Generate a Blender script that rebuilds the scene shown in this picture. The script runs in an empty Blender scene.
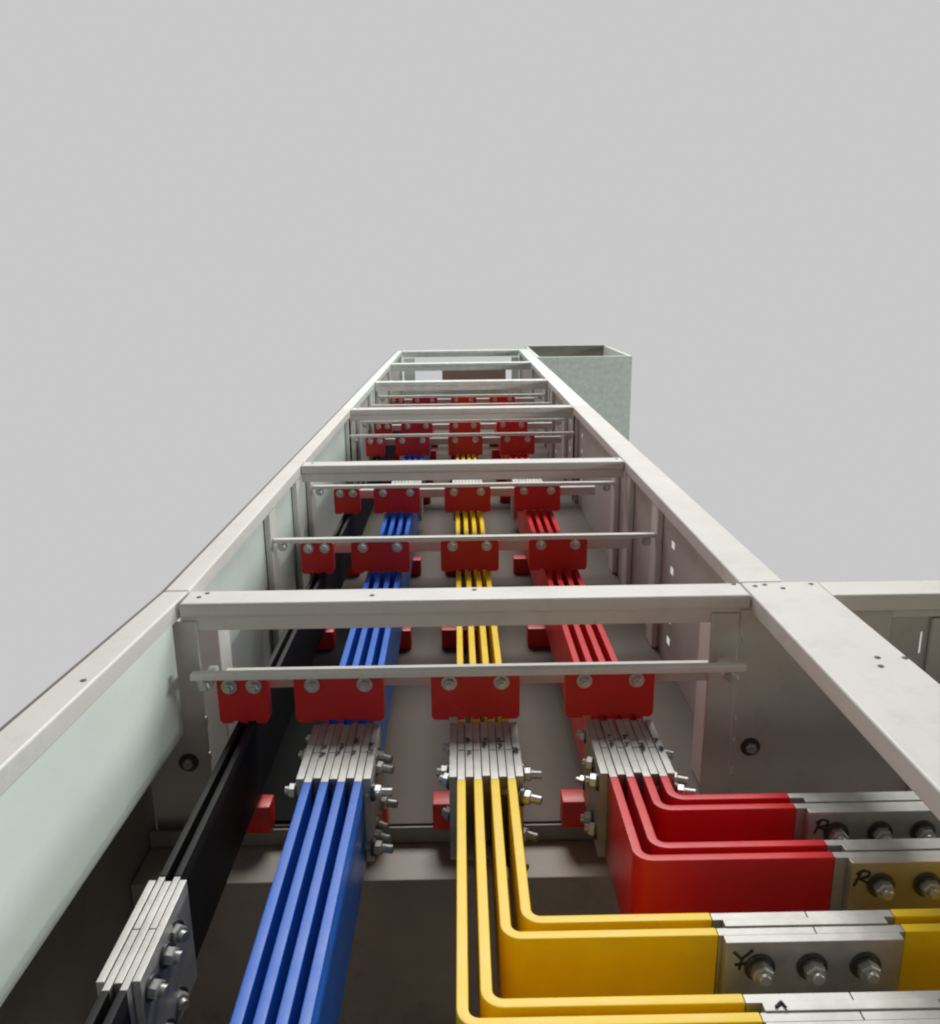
import bpy, bmesh, math, random
from mathutils import Vector, Matrix, Euler
random.seed(7)
S = bpy.context.scene
C = S.collection
CZ = 2.6                                   # camera height; H below is metres under the camera


def Z(h):
    return CZ - h


# ------------------------------------------------------------------ materials
def mat(name, col, rough=.5, metal=0., var=.06, scale=9., bump=.0, bscale=60., stretch=(1, 1, 1), rvar=.1,
        dirt=0., dirtcol=(.22, .19, .16), coat=0., spec=.5):
    m = bpy.data.materials.new(name)
    m.use_nodes = True
    N, L = m.node_tree.nodes, m.node_tree.links
    N.clear()
    out = N.new('ShaderNodeOutputMaterial')
    b = N.new('ShaderNodeBsdfPrincipled')
    L.new(b.outputs[0], out.inputs[0])
    b.inputs['Metallic'].default_value = metal
    b.inputs['Coat Weight'].default_value = coat
    b.inputs['Specular IOR Level'].default_value = spec
    tc = N.new('ShaderNodeTexCoord')
    mp = N.new('ShaderNodeMapping')
    mp.inputs['Scale'].default_value = stretch
    L.new(tc.outputs['Object'], mp.inputs[0])
    n1 = N.new('ShaderNodeTexNoise')
    n1.inputs['Scale'].default_value = scale
    n1.inputs['Detail'].default_value = 6
    n1.inputs['Roughness'].default_value = .65
    L.new(mp.outputs[0], n1.inputs[0])
    r = N.new('ShaderNodeValToRGB')
    r.color_ramp.elements[0].position = .3
    r.color_ramp.elements[1].position = .7
    r.color_ramp.elements[0].color = (*[c * (1 - var) for c in col], 1)
    r.color_ramp.elements[1].color = (*[min(1, c * (1 + var)) for c in col], 1)
    L.new(n1.outputs[0], r.inputs[0])
    last = r.outputs[0]
    if dirt:
        n2 = N.new('ShaderNodeTexNoise')
        n2.inputs['Scale'].default_value = 16
        n2.inputs['Detail'].default_value = 9
        n2.inputs['Roughness'].default_value = .75
        L.new(tc.outputs['Object'], n2.inputs[0])
        r2 = N.new('ShaderNodeValToRGB')
        r2.color_ramp.elements[0].position = .52
        r2.color_ramp.elements[1].position = .8
        r2.color_ramp.elements[0].color = (0, 0, 0, 1)
        r2.color_ramp.elements[1].color = (dirt, dirt, dirt, 1)
        L.new(n2.outputs[0], r2.inputs[0])
        mx = N.new('ShaderNodeMix')
        mx.data_type = 'RGBA'
        L.new(r2.outputs[0], mx.inputs[0])
        L.new(last, mx.inputs[6])
        mx.inputs[7].default_value = (*dirtcol, 1)
        last = mx.outputs[2]
    L.new(last, b.inputs['Base Color'])
    mr = N.new('ShaderNodeMapRange')
    mr.inputs[3].default_value = max(.02, rough - rvar)
    mr.inputs[4].default_value = min(1, rough + rvar)
    L.new(n1.outputs[0], mr.inputs[0])
    L.new(mr.outputs[0], b.inputs['Roughness'])
    if bump:
        n3 = N.new('ShaderNodeTexNoise')
        n3.inputs['Scale'].default_value = bscale
        n3.inputs['Detail'].default_value = 4
        L.new(mp.outputs[0], n3.inputs[0])
        bp = N.new('ShaderNodeBump')
        bp.inputs['Strength'].default_value = bump
        bp.inputs['Distance'].default_value = .004
        L.new(n3.outputs[0], bp.inputs['Height'])
        L.new(bp.outputs[0], b.inputs['Normal'])
    return m


M = dict(
    paint=mat('white_powder_coat', (.68, .665, .625), .42, var=.04, scale=7, bump=.05, bscale=240, dirt=.26),
    cool=mat('pale_green_coat', (.70, .765, .715), .36, var=.06, scale=4, bump=1.0, bscale=6, dirt=.14),
    zinc=mat('galvanised_steel', (.68, .735, .695), .5, metal=.1, var=.14, scale=34, bump=.06, bscale=80, dirt=.25,
             dirtcol=(.3, .3, .28)),
    wall=mat('beige_grey_panel', (.54, .51, .48), .5, var=.07, scale=6, bump=.05, bscale=120, dirt=.35),
    partition=mat('grey_partition', (.55, .53, .49), .45, var=.08, scale=5, bump=.05, bscale=120, dirt=.3),
    ledge=mat('brown_sheet_steel', (.34, .295, .255), .6, var=.14, scale=6, bump=.06, bscale=90, dirt=.5, dirtcol=(.1, .085, .07)),
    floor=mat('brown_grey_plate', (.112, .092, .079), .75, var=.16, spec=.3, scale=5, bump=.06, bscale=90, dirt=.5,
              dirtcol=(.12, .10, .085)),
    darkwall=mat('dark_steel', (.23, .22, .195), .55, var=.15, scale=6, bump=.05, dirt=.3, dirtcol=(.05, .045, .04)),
    mat=mat('shade_black', (.010, .010, .010), .9, spec=.12, var=.2, scale=12, bump=.1, bscale=200),  # near-black colour that stands in for shade on the chamber floor
    red=mat('red_moulding', (.58, .015, .013), .42, var=.1, scale=14, bump=.08, bscale=150, dirt=.15, dirtcol=(.2, .02, .02)),
    redbar=mat('red_sleeve', (.60, .016, .022), .36, var=.07, scale=20, dirt=.07, dirtcol=(.35, .32, .29), rvar=.16, spec=.28, bump=.06, bscale=70, stretch=(1, 1, 1)),
    yellow=mat('yellow_sleeve', (.86, .575, .012), .36, var=.07, scale=20, dirt=.07, dirtcol=(.35, .32, .29), rvar=.16, spec=.28, bump=.06, bscale=70),
    blue=mat('blue_sleeve', (.014, .125, .58), .36, var=.1, scale=20, dirt=.07, dirtcol=(.35, .32, .29), rvar=.16, spec=.28, bump=.06, bscale=70),
    black=mat('black_sleeve', (.010, .010, .0105), .6, spec=.25, var=.15, scale=20, bump=.06, bscale=70),
    tin=mat('tinned_copper', (.44, .435, .415), .52, metal=.55, var=.2, scale=26, bump=.12, bscale=40, stretch=(1, 1, 1),
            dirt=.35, dirtcol=(.30, .27, .22)),
    tinwarm=mat('tan_tin', (.46, .42, .34), .45, metal=.65, var=.25, scale=7, bump=.1, bscale=40, dirt=.4,
                dirtcol=(.27, .24, .19)),
    steel=mat('zinc_plated_steel', (.56, .56, .54), .42, metal=.7, var=.1, scale=60),
    washer=mat('dark_washer', (.11, .105, .10), .4, metal=.6, var=.2, scale=60),
    ink=mat('black_marker', (.010, .010, .011), .6, var=.1),
    gasket=mat('brown_seal', (.17, .14, .12), .7, var=.15),
    board=mat('brown_board', (.36, .25, .20), .7, var=.1, scale=8),
    screw=mat('dull_screw', (.085, .08, .075), .6, metal=.2, var=.15, scale=60),
    white=mat('white_sheet', (.80, .80, .78), .5, var=.03),
)


# ------------------------------------------------------------------ mesh helpers
def hexa(bm, p, bev=0., seg=2):
    """8 corners: bottom loop 0-3 then top loop 4-7."""
    v = [bm.verts.new(q) for q in p]
    fs = [bm.faces.new([v[i] for i in q]) for q in ((0, 3, 2, 1), (4, 5, 6, 7), (0, 1, 5, 4), (1, 2, 6, 5), (2, 3, 7, 6), (3, 0, 4, 7))]
    if bev:
        es = list({e for f in fs for e in f.edges})
        bmesh.ops.bevel(bm, geom=es, offset=bev, segments=seg, profile=.5, affect='EDGES', clamp_overlap=True)


def box(bm, x0, x1, y0, y1, h0, h1, bev=0., seg=2):
    """h0 is the upper depth, h1 the lower one (metres under the camera)."""
    a, b = Z(h1), Z(h0)
    hexa(bm, [(x0, y0, a), (x1, y0, a), (x1, y1, a), (x0, y1, a), (x0, y0, b), (x1, y0, b), (x1, y1, b), (x0, y1, b)], bev, seg)


def cyl(bm, p, q, r, n=16, rot=0., r2=None):
    p, q = Vector(p), Vector(q)
    d = (q - p).normalized()
    u = d.orthogonal().normalized()
    w = d.cross(u)
    r2 = r if r2 is None else r2
    A, B = [], []
    for i in range(n):
        a = rot + 2 * math.pi * i / n
        A.append(bm.verts.new(p + (u * math.cos(a) + w * math.sin(a)) * r))
        B.append(bm.verts.new(q + (u * math.cos(a) + w * math.sin(a)) * r2))
    for i in range(n):
        j = (i + 1) % n
        bm.faces.new((A[i], A[j], B[j], B[i]))
    bm.faces.new(A[::-1])
    bm.faces.new(B)


def holed(bm, us, vs, holes, to3d, off):
    """flat sheet in (u,v) with rectangular holes; off is the thickness vector."""
    uc = sorted({*us, *[h[0] for h in holes], *[h[1] for h in holes]})
    vc = sorted({*vs, *[h[2] for h in holes], *[h[3] for h in holes]})
    off = Vector(off)
    vv = {}

    def V(i, j, k):
        if (i, j, k) not in vv:
            vv[(i, j, k)] = bm.verts.new(Vector(to3d(uc[i], vc[j])) + off * k)
        return vv[(i, j, k)]
    nu, nv = len(uc) - 1, len(vc) - 1

    def solid(i, j):
        if not (0 <= i < nu and 0 <= j < nv):
            return False
        cu, cv = (uc[i] + uc[i + 1]) / 2, (vc[j] + vc[j + 1]) / 2
        return not any(h[0] < cu < h[1] and h[2] < cv < h[3] for h in holes)
    for i in range(nu):
        for j in range(nv):
            if not solid(i, j):
                continue
            q = [(i, j), (i + 1, j), (i + 1, j + 1), (i, j + 1)]
            bm.faces.new([V(*c, 0) for c in q])
            bm.faces.new([V(*c, 1) for c in q[::-1]])
            for (p, t, di, dj) in ((q[0], q[1], 0, -1), (q[1], q[2], 1, 0), (q[2], q[3], 0, 1), (q[3], q[0], -1, 0)):
                if not solid(i + di, j + dj):
                    bm.faces.new([V(*t, 0), V(*p, 0), V(*p, 1), V(*t, 1)])


def path_bar(bm, pts, t, h0, h1, bev=.0012, rad=.014):
    """a flat bar on edge following pts in plan with rounded bends."""
    P = [Vector((x, y)) for x, y in pts]
    line = [P[0]]
    for i in range(1, len(P) - 1):
        a = (P[i - 1] - P[i]).normalized()
        b = (P[i + 1] - P[i]).normalized()
        for k in range(7):                       # quarter arc
            s = k / 6
            th = s * math.pi / 2
            c = P[i] + (a + b) * rad
            line.append(c - b * rad * math.cos(th) - a * rad * math.sin(th))
    line.append(P[-1])
    n = len(line)
    Lp, Rp = [], []
    for i in range(n):
        d = (line[min(i + 1, n - 1)] - line[max(i - 1, 0)]).normalized()
        nn = Vector((-d.y, d.x))
        Lp.append(line[i] + nn * t / 2)
        Rp.append(line[i] - nn * t / 2)
    zb, zt = Z(h1), Z(h0)
    mk = lambda q, z: bm.verts.new((q.x, q.y, z))
    LT, LB, RT, RB = [mk(q, zt) for q in Lp], [mk(q, zb) for q in Lp], [mk(q, zt) for q in Rp], [mk(q, zb) for q in Rp]
    for i in range(n - 1):
        bm.faces.new((LT[i], RT[i], RT[i + 1], LT[i + 1]))
        bm.faces.new((LB[i], LB[i + 1], RB[i + 1], RB[i]))
        bm.faces.new((LT[i], LT[i + 1], LB[i + 1], LB[i]))
        bm.faces.new((RT[i], RB[i], RB[i + 1], RT[i + 1]))
    bm.faces.new((LT[0], LB[0], RB[0], RT[0]))
    bm.faces.new((LT[-1], RT[-1], RB[-1], LB[-1]))
    if bev:
        bm.normal_update()
        es = [e for e in bm.edges if len(e.link_faces) == 2 and e.calc_face_angle(0) > 1.0]
        bmesh.ops.bevel(bm, geom=es, offset=bev, segments=2, profile=.5, affect='EDGES', clamp_overlap=True)


def obj(name, bm, m, parent=None, base=None):
    bmesh.ops.recalc_face_normals(bm, faces=bm.faces)
    me = bpy.data.meshes.new(name)
    o = bpy.data.objects.new(name, me)
    if base is not None:                          # origin at the thing's base
        bmesh.ops.translate(bm, verts=bm.verts, vec=-Vector(base))
        o.location = base
    bm.to_mesh(me)
    bm.free()
    me.materials.append(M[m])
    me.shade_smooth()
    me.set_sharp_from_angle(angle=math.radians(32))
    C.objects.link(o)
    o.modifiers.new('weighted_normals', 'WEIGHTED_NORMAL').keep_sharp = True
    if parent:
        o.parent = parent
        o.location = Vector(base) - Vector(parent.location) if base is not None else -Vector(parent.location)
    return o


def one(name, m, parent, *a, **k):
    bm = bmesh.new()
    box(bm, *a, **k)
    return obj(name, bm, m, parent)


def tag(o, label, cat, group=None):
    o['label'] = label
    o['category'] = cat
    if group:
        o['group'] = group
    return o


def thing(name, label, cat, loc, group=None):
    o = bpy.data.objects.new(name, None)
    o.empty_display_size = .05
    o.location = loc
    C.objects.link(o)
    return tag(o, label, cat, group)


def inst(src, name, parent, loc, rot=(0, 0, 0)):
    o = bpy.data.objects.new(name, src)
    o.parent = parent
    o.location = Vector(loc) - Vector(parent.location) if parent.type == 'EMPTY' or parent.parent is None else Vector(loc)
    o.rotation_euler = rot
    C.objects.link(o)
    return o


def mesh_only(name, bm, m):
    o = obj(name, bm, m)
    me = o.data
    bpy.data.objects.remove(o)
    return me


# shared bolt meshes ------------------------------------------------
def hexhead(bm, z0, z1, r):
    cyl(bm, (0, 0, z0), (0, 0, z1 - .0012), r, 6)
    cyl(bm, (0, 0, z1 - .0012), (0, 0, z1), r, 6, r2=r * .86)


bm = bmesh.new(); hexhead(bm, .0045, .0125, .0098); cyl(bm, (0, 0, .0125), (0, 0, .0165), .0056, 12); cyl(bm, (0, 0, .0165), (0, 0, .0175), .0056, 12, r2=.0048)
NUT = mesh_only('bolt', bm, 'steel')
bm = bmesh.new(); cyl(bm, (0, 0, 0), (0, 0, .0024), .0138, 24); cyl(bm, (0, 0, .0024), (0, 0, .0046), .0112, 24)
WASH = mesh_only('washer', bm, 'washer')
bm = bmesh.new(); hexhead(bm, .002, .0085, .0078); cyl(bm, (0, 0, .0085), (0, 0, .013), .0042, 10); cyl(bm, (0, 0, 0), (0, 0, .002), .0105, 20)
CBOLT = mesh_only('bolt', bm, 'steel')
bm = bmesh.new(); cyl(bm, (0, 0, 0), (0, 0, .001), .0034, 14); cyl(bm, (0, 0, .001), (0, 0, .0015), .0034, 14, r2=.002)
SCREW = mesh_only('screw', bm, 'screw')
HALF = .05


def through_bolt(r, head=True):
    """bolt right through a splice pack of 2r, nut on one end, head on the other; along local z."""
    bm = bmesh.new()
    cyl(bm, (0, 0, -r - (.016 if head else .004)), (0, 0, r + (.025 if head else .018)), .0052, 12)
    hexhead(bm, r + .0042, r + .0122, .0086)
    if head:
        cyl(bm, (0, 0, -r - .0032), (0, 0, -r - .0105), .0086, 6)
        cyl(bm, (0, 0, -r - .0105), (0, 0, -r - .0115), .0086, 6, r2=.0072)
    a = mesh_only('bolt', bm, 'steel')
    ws = []
    for z0, z1 in ((r, r + .0042), (-r - .0032, -r)):
        bm = bmesh.new()
        cyl(bm, (0, 0, z0), (0, 0, z1), .0112, 20)
        ws.append(mesh_only('washer', bm, 'washer'))
    return a, ws


# ------------------------------------------------------------------ camera
cam = bpy.data.cameras.new('camera')
cam.sensor_fit = 'HORIZONTAL'
cam.sensor_width = 36
cam.lens = 840 / 940 * 36
cam.clip_start = .02
cam.clip_end = 200
co = bpy.data.objects.new('camera', cam)
C.objects.link(co)
co.matrix_world = (Matrix.Translation((0, 0, CZ)) @ Matrix.Rotation(math.radians(-.54), 4, 'Z')
                   @ Matrix.Rotation(math.radians(75), 4, 'X') @ Matrix.Rotation(math.radians(-.7), 4, 'Z'))
S.camera = co

# ------------------------------------------------------------------ enclosure
XL, XR = -.384, .39          # inner edges of the top rails
FLOOR = .735                # chamber floor depth
DEEP = 1.05
GROUND = 2.6
T, LIP = .406, .432


def beam(parent, x0, x1, y0, y1, m, screws=()):
    bm = bmesh.new()
    box(bm, x0 + .0006, x1 - .0006, y0, y1, T, T + .021, .005, 3)
    box(bm, x0 + .001, x1 - .001, y0 + .007, y1 - .006, T + .019, T + .042, .002)
    obj('cross_beam', bm, m, parent)
    for x, y in screws:
        inst(SCREW, 'screw', parent, (x, y, Z(T) - .0004))


def rail(parent, xi0, xo0, y0, xi1, xo1, y1, m, seal=None, h1=LIP):
    bm = bmesh.new()
    a, b = Z(h1), Z(T)
    A = [(xi0, y0), (xo0, y0), (xo1, y1), (xi1, y1)]
    hexa(bm, [(*p, a) for p in A] + [(*p, b) for p in A], .003, 3)
    obj('top_rail', bm, m, parent)
    if seal:
        bm = bmesh.new()
        s = .0035
        A = [(xo0, y0), (xo0 + seal * s, y0), (xo1 + seal * s, y1), (xo1, y1)]
        hexa(bm, [(*p, Z(T + .012)) for p in A] + [(*p, Z(T + .001)) for p in A])
        obj('edge_seal', bm, 'gasket', parent)


def post(parent, x0, x1, y0, y1, h1, m, h0=LIP + .015):
    bm = bmesh.new()
    box(bm, x0, x1, y0, y1, h0, h1, .003)
    obj('corner_post', bm, m, parent)


# ---- front cabinet (open splice chamber nearest the camera)
fc = thing('switchgear_cabinet', 'nearest open white cabinet with a wide right rail where the bars turn aside', 'cabinet', (0, .65, 0), 'cabinets of the line-up')
beam(fc, XL, XR, 1.060, 1.112, 'paint', [(.015, 1.098), (-.125, 1.082), (.378, 1.104), (-.355, 1.10), (-.362, 1.085)])
rail(fc, -.436, -.482, .26, XL, -.4195, 1.112, 'paint', -1)
rail(fc, XR, .497, .26, XR, .497, 1.112, 'paint')
for x, y in ((-.412, .835), (.462, .86), (.492, .858), (.455, .838), (.405, 1.095), (.44, 1.085), (.485, 1.10), (.42, 1.10)):
    inst(SCREW, 'screw', fc, (x, y, Z(T) - .0004))
bm = bmesh.new(); box(bm, -.40, .497, .232, .259, T, LIP, .003, 3); obj('cross_beam', bm, 'paint', fc)
# left side: bright upper panel, dark lower panel set back
bm = bmesh.new()
n = 10
P = lambda xo, h: [(xo, 0, 0)]
A = [(-.410, .262), (-.4125, .262), (-.3905, 1.045), (-.388, 1.045)]
B = [(-.4375, .262), (-.440, .262), (-.3905, 1.045), (-.388, 1.045)]
hexa(bm, [(*p, Z(.590)) for p in A] + [(*p, Z(LIP - .004)) for p in B], .0008)
obj('side_panel', bm, 'cool', fc)
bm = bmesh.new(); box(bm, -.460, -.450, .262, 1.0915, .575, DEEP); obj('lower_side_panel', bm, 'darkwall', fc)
bm = bmesh.new(); box(bm, -.450, -.414, .262, 1.045, .582, .588); obj('panel_return', bm, 'cool', fc)
post(fc, -.449, -.362, 1.062, 1.068, DEEP, 'partition', LIP + .0005)
post(fc, .337, .3765, 1.062, 1.068, DEEP, 'partition', LIP + .0005)
for x, h in ((-.365, .52), (-.365, .575), (-.365, .63), (-.365, .69)):
    bm = bmesh.new(); box(bm, x, x + .004, 1.060, 1.068, h, h + .014, .001); obj('slot_glint', bm, 'steel', fc)  # bright steel bits stand in for slots showing light in the post edge
# partition to the right of the post, with a column of slots at its edge
bm = bmesh.new()
holes = [(.380, .3828, h, h + d) for h, d in ((.468, .009), (.534, .005), (.585, .010), (.622, .007), (.668, .012), (.71, .006))]
holed(bm, (.377, .585), (LIP - .003, DEEP), holes, lambda u, v: (u, 1.0645, Z(v)), (0, .0018, 0))
obj('partition_panel', bm, 'partition', fc)
for x, h in ((.405, .637), (-.392, .645)):
    b = inst(CBOLT, 'bolt', fc, (x, 1.062 if x < 0 else 1.065, Z(h)), (math.pi / 2, 0, 0))
    w = bpy.data.objects.new('washer', WASH); w.parent = b; C.objects.link(w)
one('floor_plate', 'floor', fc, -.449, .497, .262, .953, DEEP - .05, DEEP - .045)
one('floor_ledge', 'ledge', fc, -.449, .497, .955, 1.033, .762, DEEP - .02, bev=.003)
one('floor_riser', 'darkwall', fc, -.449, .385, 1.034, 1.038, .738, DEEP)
one('front_panel', 'paint', fc, -.45, 1.2, .236, .256, LIP + .001, GROUND)
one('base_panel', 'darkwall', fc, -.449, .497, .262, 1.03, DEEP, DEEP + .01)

# ---- annex at the right
ax = thing('switchgear_cabinet', 'side cabinet at the right edge with a slotted grey back panel', 'cabinet', (.85, .65, 0), 'cabinets of the line-up')
bm = bmesh.new(); box(bm, .4985, 1.2, 1.058, 1.112, T + .001, LIP, .003, 3); box(bm, .4985, 1.2, 1.066, 1.106, LIP - .002, LIP + .012, .002)
obj('cross_beam', bm, 'paint', ax)
bm = bmesh.new()
holed(bm, (.5005, 1.2), (LIP + .001, DEEP), [(.632, .635, .468, .50), (.632, .635, .52, .55)], lambda u, v: (u, 1.072, Z(v)), (0, .002, 0))
obj('back_panel', bm, 'partition', ax)
one('corner_post', 'partition', ax, .642, .70, 1.064, 1.070, LIP + .014, DEEP, bev=.002)
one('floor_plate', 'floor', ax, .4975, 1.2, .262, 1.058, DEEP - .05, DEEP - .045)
one('side_panel', 'paint', ax, 1.2, 1.21, .236, 1.092, T + .002, GROUND)
one('top_rail', 'paint', ax, 1.10, 1.199, .262, 1.045, T + .001, LIP, bev=.004)

# ---- the rest of the line-up
YB = [1.1125, 1.962, 2.91, 3.78, 4.71, 5.66]          # front edge of the next beam, per cabinet
names = ['second white cabinet back, holding the two nearest rods behind the first thick beam',
         'middle white cabinet, between the second and third thick beams',
         'cabinet behind the third beam, where dark red clamps just show',
         'grey-green cabinet second from the far end, with open top',
         'farthest open-topped grey-green cabinet of the row, brown board inside']
rodY = {0: [1.012, 1.625], 1: [2.095, 2.86], 2: [3.17, 3.62], 3: [3.93], 4: []}
cabs = []
for k in range(5):
    y0 = YB[0] if k == 0 else YB[k] + .05
    y1 = YB[k + 1] + .0495
    pm = 'paint' if k < 2 else 'zinc'
    xo = .452
    c = thing('switchgear_cabinet', names[k], 'cabinet', (0, (y0 + y1) / 2, 0), 'cabinets of the line-up')
    cabs.append(c)
    y0 += .0006
    xo = .452
    rail(c, XL, -.4195, y0, XL, -.4195, y1, pm, -1)
    rail(c, XR, xo, y0, XR, xo, y1, pm)
    beam(c, XL, XR, YB[k + 1], y1, pm, [(.375, YB[k + 1] + .03), (-.36, YB[k + 1] + .03)] if k < 3 else ())
    # side walls; the right one is slotted beside each post
    holes = []
    for ry in rodY[k]:
        if ry > 1.1:
            holes += [(ry - .095, ry - .070, h, h + .015) for h in (.478, .530, .580, .630, .676)]
    bm = bmesh.new()
    holed(bm, (y0, y1), (LIP - .004, GROUND), holes, lambda u, v: (.405, u, Z(v)), (.001, 0, 0))
    obj('right_side_panel', bm, 'wall' if k < 2 else 'partition', c)
    one('left_side_panel', 'cool' if k < 2 else 'partition', c, -.401, -.399, y0, y1, LIP - .004, GROUND)
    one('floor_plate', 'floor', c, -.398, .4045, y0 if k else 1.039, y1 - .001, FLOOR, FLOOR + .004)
    for ry in rodY[k] + [y1 - .10]:
        if ry < 1.1:
            ry = 1.118
        for s in (-1, 1):
            if ry < 1.13:
                xa, xb = (XL + .001, XL + .035) if s < 0 else (XR - .037, XR - .001)
            else:
                xa, xb = (-.3975, -.3845) if s < 0 else (.3915, .4045)
            post(c, xa, xb, ry - .004, ry + .05, FLOOR, pm if k < 2 else 'zinc', LIP + .001 if ry > 1.13 else T + .048)
    for ry in rodY[k]:
        bm = bmesh.new()
        xs = (-.361, .372) if ry < 1.1 else (-.3835, .3905)
        box(bm, xs[0], xs[1], ry, ry + .014, .487, .496, .0015)
        obj('support_rod', bm, pm, c)
        one('mounting_channel', 'wall', c, -.334, .352, ry + .055, ry + .075, .512, .535, bev=.002)
        for x in (xs[0] + .018, xs[1] - .018):
            if ry < 1.1:
                one('rod_bracket', pm, c, x - .006, x + .006, ry + .010, 1.0615, .4965, .512, bev=.001)
            b = inst(CBOLT, 'bolt', c, (x, ry + .006, Z(.503)), (math.pi / 2, 0, 0))
# end wall of the last cabinet
one('end_panel', 'zinc', cabs[4], -.398, .4045, 5.62, 5.624, .625, GROUND)
one('corner_post', 'zinc', cabs[4], -.372, -.30, 5.626, 5.63, LIP + .019, .625)
one('corner_post', 'zinc', cabs[4], .34, .388, 5.626, 5.63, LIP + .019, .625)
one('mounting_board', 'board', cabs[4], -.12, .30, 5.595, 5.607, .502, .64)

# ---- black sheet added as painted shade under the neutral bars
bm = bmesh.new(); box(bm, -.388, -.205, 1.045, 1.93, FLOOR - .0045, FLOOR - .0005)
tag(obj('shade_sheet', bm, 'mat', base=(-.3, 1.55, Z(FLOOR))), 'black sheet standing for shade on the chamber floor beneath the black neutral bars', 'shade sheet')

# ---- far tall box
fb = thing('end_box', 'tall grey-green galvanised box with an open rimmed top at the far right end', 'end box', (.72, 5.45, 0))
x0, x1, y0, y1 = .4535, 1.02, 5.03, 5.96
one('front_panel', 'zinc', fb, x0, x1, y0, y0 + .02, T, GROUND, bev=.002)
one('back_rim', 'zinc', fb, x0, x1, y1 - .03, y1 + .002, T - .006, T - .0025)
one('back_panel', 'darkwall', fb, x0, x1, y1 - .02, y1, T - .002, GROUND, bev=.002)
one('side_panel', 'zinc', fb, x0, x0 + .02, y0 + .0205, y1 - .0205, T, GROUND, bev=.002)
one('side_panel', 'zinc', fb, x1 - .02, x1, y0 + .0205, y1 - .0205, T, GROUND, bev=.002)
one('recessed_lid', 'darkwall', fb, x0 + .021, x1 - .021, y0 + .021, y1 - .021, T + .10, T + .11)  # lid and back panel coloured dark to paint the shade inside the open top

# ------------------------------------------------------------------ busbars
PH = {'blue': -.164, 'yellow': .019, 'red': .200}
FRONT = {'blue': -.159, 'yellow': .024, 'red': .206}     # at the near splices
OFF = [-.03, -.01, .01, .03]
B0, B1 = .566, .682
TB = .0102


def bar(kind, label, pts, m, bare_pts=(), group=None, t=TB):
    """painted sleeve with bare tinned ends as children."""
    bm = bmesh.new()
    path_bar(bm, pts, t, B0, B1, .0014)
    o = obj(kind + '_busbar', bm, m, base=(pts[0][0], pts[0][1], Z(B1)))
    tag(o, label, 'busbar', group)
    for bp in bare_pts:
        bm = bmesh.new()
        path_bar(bm, bp, t - .0012, B0 + .0006, B1 - .0006, .0005)
        e = obj('bare_end', bm, 'tin')
        e.parent = o
        e.location = -Vector(o.location)
    return o


def splice_long(kind, label, xs, y0, y1, cols, group, marks=True, hm=(.588, .660), mb='tin', bolts=True, pt=.0047):
    xc = (xs[0] + xs[-1]) / 2
    t = thing('busbar_splice', label, 'splice joint', (xc, (y0 + y1) / 2, Z(B1)), group)
    pitch = xs[1] - xs[0]
    slots = [xs[0] - pitch / 2] + [(xs[i] + xs[i + 1]) / 2 for i in range(len(xs) - 1)] + [xs[-1] + pitch / 2]
    for i, x in enumerate(slots):
        j = random.uniform(-.0018, .0018)
        bm = bmesh.new()
        box(bm, x - pt, x + pt, y0 + j, y1 + j, B0 + random.uniform(-.0008, .0006), B1, .0008)
        p = obj('splice_plate', bm, mb, t)
        if marks and i not in (0,):
            bm = bmesh.new()
            for q in range(3):
                yy = (y0 + y1) / 2 + random.uniform(-.016, .02)
                xx = x + random.uniform(-.003, .001)
                cyl(bm, (xx - .002, yy - .004, Z(B0) + .0024), (xx + .003, yy + .004, Z(B0) + .0024), .0009, 6)
                cyl(bm, (xx - .002, yy + .004, Z(B0) + .0024), (xx + .002, yy + .002, Z(B0) + .0024), .0009, 6)
            w = obj('marker_scribble', bm, 'ink'); w.parent = p
            w.location = Vector((0, 0, 0)); w.matrix_parent_inverse = Matrix.Identity(4)
    if bolts:
        r = (slots[-1] - slots[0]) / 2 + pt
        a, wm = through_bolt(r, len(xs) > 2)
        for y in cols:
            for h in hm:
                b = inst(a, 'bolt', t, (xc, y, Z(h)), (random.uniform(0, 1), math.pi / 2, 0))
                for q in wm:
                    w = bpy.data.objects.new('washer', q); w.parent = b; C.objects.link(w)
    return t


pos4 = ['leftmost', 'second from left', 'third from left', 'rightmost']
COLS = (.897, .930, .963, .995)
# blue: straight all the way
for i, o in enumerate(OFF):
    x = FRONT['blue'] + o
    xn = FRONT['blue'] - .001 + o * .86
    bar('blue', f'blue sleeved bar running to the bottom edge, {pos4[i]} of the four', [(xn, .30), (x, .884)], 'blue', bare_pts=[[(x, .8845), (x, .949)]], group='blue busbars')
# yellow: turn right near the camera, in two pairs
yt = [.541, .5595, .6335, .6525]
ylab = ['outermost yellow L-shaped bar, its corner at the bottom edge of the picture',
        'second yellow L-shaped bar, just inside the outermost corner',
        'third yellow L-shaped bar, with the broad yellow face in view',
        'innermost yellow L-shaped bar, turning right behind the broad yellow face']
for i, o in enumerate(OFF):
    x = FRONT['yellow'] + o
    y = yt[i]
    xe = .225 if i != 0 else .233
    bar('yellow', ylab[i], [(x, .884), (x, y), (xe, y)], 'yellow', bare_pts=[[(x, .8845), (x, .949)], [(xe + .0005, y), (.3135, y)]], group='yellow busbars turning right')
    ext = ['front bar of the nearest pair', 'rear bar of the nearest pair', 'front bar of the farther pair', 'rear bar of the farther pair'][i]
    bar('yellow', f'short yellow bar right of the side splices, {ext}', [(.394, y), (1.15, y)], 'yellow', bare_pts=[[(.3145, y), (.3935, y)]], group='yellow bars beyond the side splices')
rt = [.736, .7555, .8205, .840]
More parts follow.
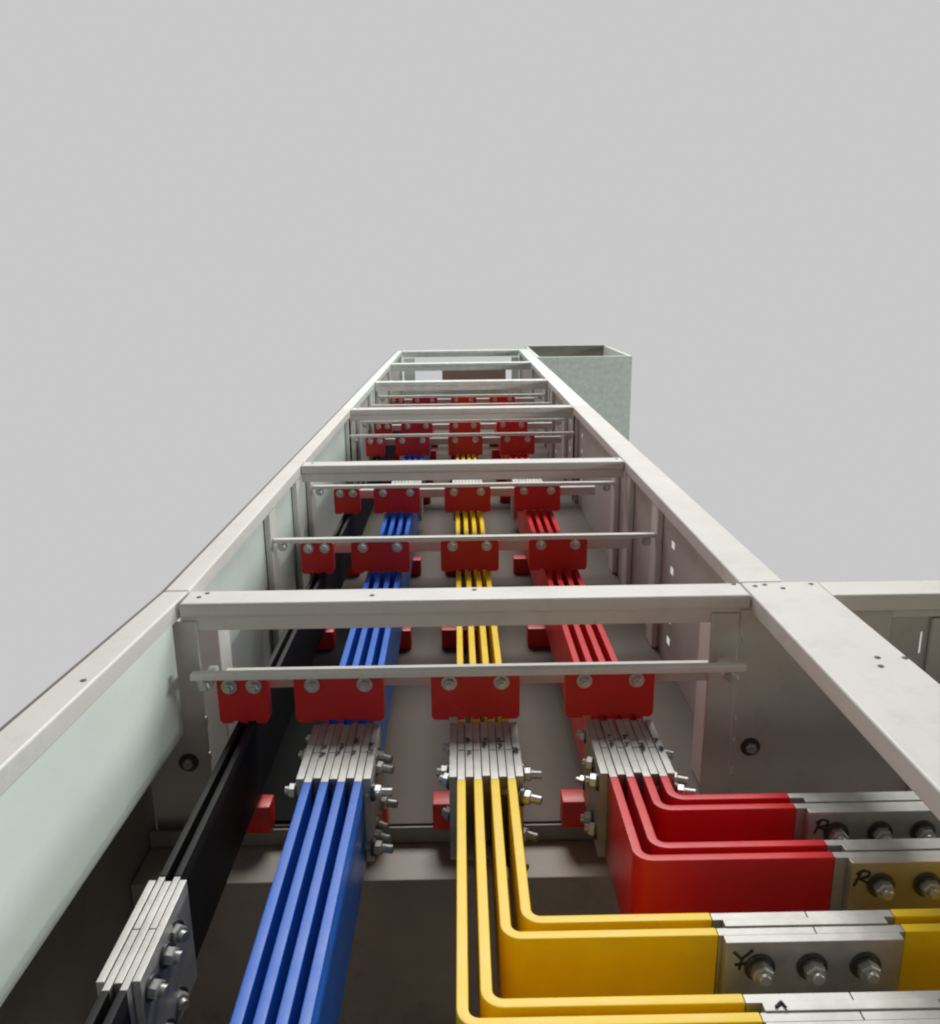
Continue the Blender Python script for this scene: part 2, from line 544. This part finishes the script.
rlab = ['outermost red L-shaped bar, showing its broad red face beside the R mark',
        'second red L-shaped bar, close behind the outermost broad red face',
        'third red L-shaped bar, front of the farther red pair',
        'innermost red L-shaped bar, rear of the farther red pair']
for i, o in enumerate(OFF):
    x = FRONT['red'] + o
    y = rt[i]
    xe = .375 if i < 2 else .368
    bar('red', rlab[i], [(x, .884), (x, y), (xe, y)], 'redbar', bare_pts=[[(x, .8845), (x, .949)], [(xe + .0005, y), (1.15, y)]], group='red busbars turning right')
# rear runs
for kind in ('blue', 'yellow', 'red'):
    for i, o in enumerate(OFF):
        x, xr = FRONT[kind] + o, PH[kind] - .003 + o
        m = 'redbar' if kind == 'red' else kind
        bar(kind, f'long {kind} bar running back under the rods, {pos4[i]} of its four', [(x, 1.023), (xr, 2.44)], m,
            bare_pts=[[(x, .9505), (x, 1.0225)], [(xr, 2.4405), (xr, 2.50)]], group=f'{kind} bars running back')
        bar(kind, f'far {kind} bar past the second thick beam, {pos4[i]} of its four', [(xr, 2.60 if kind == 'blue' else 2.64), (xr, 4.2)], m,
            bare_pts=[[(xr, 2.5005), (xr, 2.5995 if kind == 'blue' else 2.6395)]], group=f'far {kind} bars')
    splice_long(kind, f'near tin splice block with {kind} bars leaving it towards the camera',
                [FRONT[kind] + o for o in OFF], .890, 1.019, COLS, 'splices along the bars')
    splice_long(kind, f'far tin splice on the {kind} bars behind the second thick beam',
                [PH[kind] - .003 + o for o in OFF], 2.445, 2.56, (2.47, 2.535), 'far splices', marks=False, bolts=False)
# neutral
NX = [-.3055, -.2905]
for i, x in enumerate(NX):
    w = ('left', 'right')[i]
    bar('black', f'near black neutral bar below the grey splice at bottom left, {w} of the pair', [(x, .30), (x, .580)], 'black', bare_pts=[[(x, .5805), (x, .650)]], group='near black neutral bars', t=.0075)
    bar('black', f'long black neutral bar running back from the grey splice, {w} of the pair', [(x, .722), (x, 4.2)], 'black', bare_pts=[[(x, .651), (x, .7215)]], group='long black neutral bars', t=.0075)
splice_long('black', 'grey tin splice block on the black neutral bars at bottom left', NX, .588, .715, (.610, .645, .682), None, marks=False, pt=.0036)


# cross splices
def strokes(bm, pts, x, z, y, s, r=.0013):
    for (a, b) in pts:
        cyl(bm, (x + a[0] * s, y, z + a[1] * s), (x + b[0] * s, y, z + b[1] * s), r, 6)


RR = [((0, 0), (.35, 1)), ((.05, .8), (.45, 1.05)), ((.45, 1.05), (.85, .95)), ((.85, .95), (.8, .65)), ((.8, .65), (.25, .45)), ((.3, .48), (.95, .1))]
YY = [((0, 1), (.45, .55)), ((1, 1.1), (.45, .55)), ((.45, .55), (.35, -.1)), ((.1, .2), (.8, .3))]


def splice_cross(label, x0, x1, ys, bx, word, front, group, tick=False):
    y = (ys[0] + ys[1]) / 2
    t = thing('busbar_splice', label, 'splice joint', ((x0 + x1) / 2, y, Z(B1)), group)
    yf = ys[0] - .0102
    for i, yy in enumerate((yf, y)):
        bm = bmesh.new()
        d = random.uniform(-.002, .002)
        box(bm, x0 + d + (.004 if i else 0), x1 + d - (.006 if i else 0), yy - .0048, yy + .0048, B0 - (.0006 if i == 0 else .001), B1, .0009)
        p = obj('splice_plate', bm, front if i == 0 else 'tin', t)
        if i == 0 and word:
            bm = bmesh.new()
            strokes(bm, word, x0 + .006, Z(.592), yf - .0052, .017)
            w = obj('marker_letter', bm, 'ink'); w.parent = p
            w.location = (0, 0, 0)
        if i == 1 and tick:
            bm = bmesh.new()
            zz = Z(B0) + .0022
            cyl(bm, (x0 + .012, yy - .002, zz), (x0 + .018, yy + .003, zz), .0011, 6)
            cyl(bm, (x0 + .018, yy + .003, zz), (x0 + .02, yy - .003, zz), .0011, 6)
            w = obj('marker_scribble', bm, 'ink'); w.parent = p; w.location = (0, 0, 0)
    for x in bx:
        for h in (.5915, .657):
            b = inst(NUT, 'bolt', t, (x, yf - .0048, Z(h)), (math.pi / 2, random.uniform(0, 1), 0))
            w = bpy.data.objects.new('washer', WASH); w.parent = b; C.objects.link(w)
    return t


splice_cross('bare grey splice on the outer yellow pair, cut off by the bottom edge', .235, .389, (yt[0], yt[1]), (.262, .308, .357), YY, 'tin', 'side splices', True)
splice_cross('grey splice lettered Y in marker with three bolts, between two yellow bar lengths', .230, .389, (yt[2], yt[3]), (.260, .307, .355), YY, 'tin', 'side splices')
splice_cross('tan splice lettered R in marker on the nearer red pair', .386, .55, (rt[0], rt[1]), (.419, .466, .514), RR, 'tinwarm', 'side splices')  # front plate browner than on the other splices
splice_cross('dark grey splice on the farther red pair, its letter smudged', .380, .546, (rt[2], rt[3]), (.410, .459, .507), RR, 'tin', 'side splices')


# ------------------------------------------------------------------ red clamps
def clamp_mesh(w, nbar):
    """upper jaw: chamfered plate with slots for the bars along its lower edge; local origin at its top centre, z down."""
    pts = [(-w / 2, -.004), (-w / 2 + .004, 0), (w / 2 - .004, 0), (w / 2, -.004), (w / 2, -.062), (w / 2 - .004, -.067)]
    xs = [(i - (nbar - 1) / 2) * .02 for i in range(nbar)][::-1]
    for x in xs:
        pts += [(x + .0058, -.067), (x + .0058, -.0635), (x - .0058, -.0635), (x - .0058, -.067)]
    pts += [(-w / 2 + .004, -.067), (-w / 2, -.062)]
    bm = bmesh.new()
    f0 = bm.faces.new([bm.verts.new((x, -.010, z)) for x, z in pts])
    ret = bmesh.ops.extrude_face_region(bm, geom=[f0])
    bmesh.ops.translate(bm, verts=[v for v in ret['geom'] if isinstance(v, bmesh.types.BMVert)], vec=(0, .020, 0))
    a = mesh_only('upper_jaw', bm, 'red')
    bm = bmesh.new()
    hexa(bm, [(-w / 2 - .002, -.016, -.2355), (w / 2 - .002, -.016, -.2355), (w / 2 - .002, .016, -.2355), (-w / 2 - .002, .016, -.2355),
              (-w / 2 - .002, -.016, -.1935), (w / 2 - .002, -.016, -.1935), (w / 2 - .002, .016, -.1935), (-w / 2 - .002, .016, -.1935)], .002)
    if nbar == 2:
        bmesh.ops.scale(bm, vec=(.8, 1, 1), verts=bm.verts)
    b = mesh_only('lower_jaw', bm, 'red')
    return a, b


UJ4, LJ4 = clamp_mesh(.119, 4)
UJ2, LJ2 = clamp_mesh(.066, 2)
rows = [(1.0365, 'nearest'), (1.6495, 'second'), (2.1195, 'third'), (2.8845, 'fourth'), (3.1945, 'fifth'), (3.6445, 'sixth'), (3.9545, 'seventh')]
for ry, rn in rows:
    if rn == 'hidden':
        continue
    for kind, x, nb in (('black neutral', -.293, 2), ('blue', PH['blue'], 4), ('yellow', PH['yellow'], 4), ('red', PH['red'], 4)):
        what = 'narrow red clamp over the black neutral bars' if nb == 2 else f'wide red clamp over the {kind} bars'
        where = {'nearest': 'on the rod nearest the camera', 'second': 'on the second rod from the camera'}.get(rn, f'in the {rn} row back from the camera')
        x -= .005
        t = thing('busbar_clamp', f'{what}, {where}', 'busbar clamp', (x, ry, Z(.732)), 'red busbar clamps')
        inst(UJ4 if nb == 4 else UJ2, 'upper_jaw', t, (x, ry, Z(.499)))
        inst(LJ4 if nb == 4 else LJ2, 'lower_jaw', t, (x, ry, Z(.499)))
        d = .035 if nb == 4 else .0165
        for s in (-d, d):
            inst(CBOLT, 'bolt', t, (x + s, ry - .010, Z(.511)), (math.pi / 2, 0, 0))
# ------------------------------------------------------------------ light
w = bpy.data.worlds.new('World')
S.world = w
w.use_nodes = True
bg = w.node_tree.nodes['Background']
N, L = w.node_tree.nodes, w.node_tree.links
tc = N.new('ShaderNodeTexCoord')
sp = N.new('ShaderNodeSeparateXYZ')
L.new(tc.outputs['Generated'], sp.inputs[0])


def ramp(sock, a, b, v0, v1):                 # plain grey ahead; dimming overhead and behind is added to darken the chambers
    m = N.new('ShaderNodeMapRange')
    m.interpolation_type = 'SMOOTHSTEP'
    m.inputs[1].default_value, m.inputs[2].default_value = a, b
    m.inputs[3].default_value, m.inputs[4].default_value = v0, v1
    L.new(sock, m.inputs[0])
    return m.outputs[0]


mu = N.new('ShaderNodeMath')
mu.operation = 'MULTIPLY'
L.new(ramp(sp.outputs[2], .42, .8, 1, .25), mu.inputs[0])
L.new(ramp(sp.outputs[1], -.25, .5, .32, 1), mu.inputs[1])
bg.inputs[0].default_value = (.578, .578, .578, 1)
L.new(mu.outputs[0], bg.inputs[1])


def area(name, loc, target, size, power, col):
    l = bpy.data.lights.new(name, 'AREA')
    l.shape = 'RECTANGLE'
    l.size, l.size_y = size
    l.energy = power
    l.color = col
    o = bpy.data.objects.new(name, l)
    o.location = loc
    o.rotation_euler = (Vector(target) - Vector(loc)).to_track_quat('-Z', 'Y').to_euler()
    C.objects.link(o)


area('ceiling_light', (.3, 5.2, 7.0), (.1, 1.6, 2.2), (4.0, 2.4), 430, (1, .985, .955))
area('side_window_light', (5.0, 1.3, 3.06), (-.4, 1.0, 2.1), (2.4, .6), 150, (.93, 1, .965))

S.view_settings.view_transform = 'Standard'
S.view_settings.look = 'None'
S.view_settings.exposure = 0
S.view_settings.gamma = 1
S.cycles.filter_width = 2.2
S.cycles.use_denoising = True
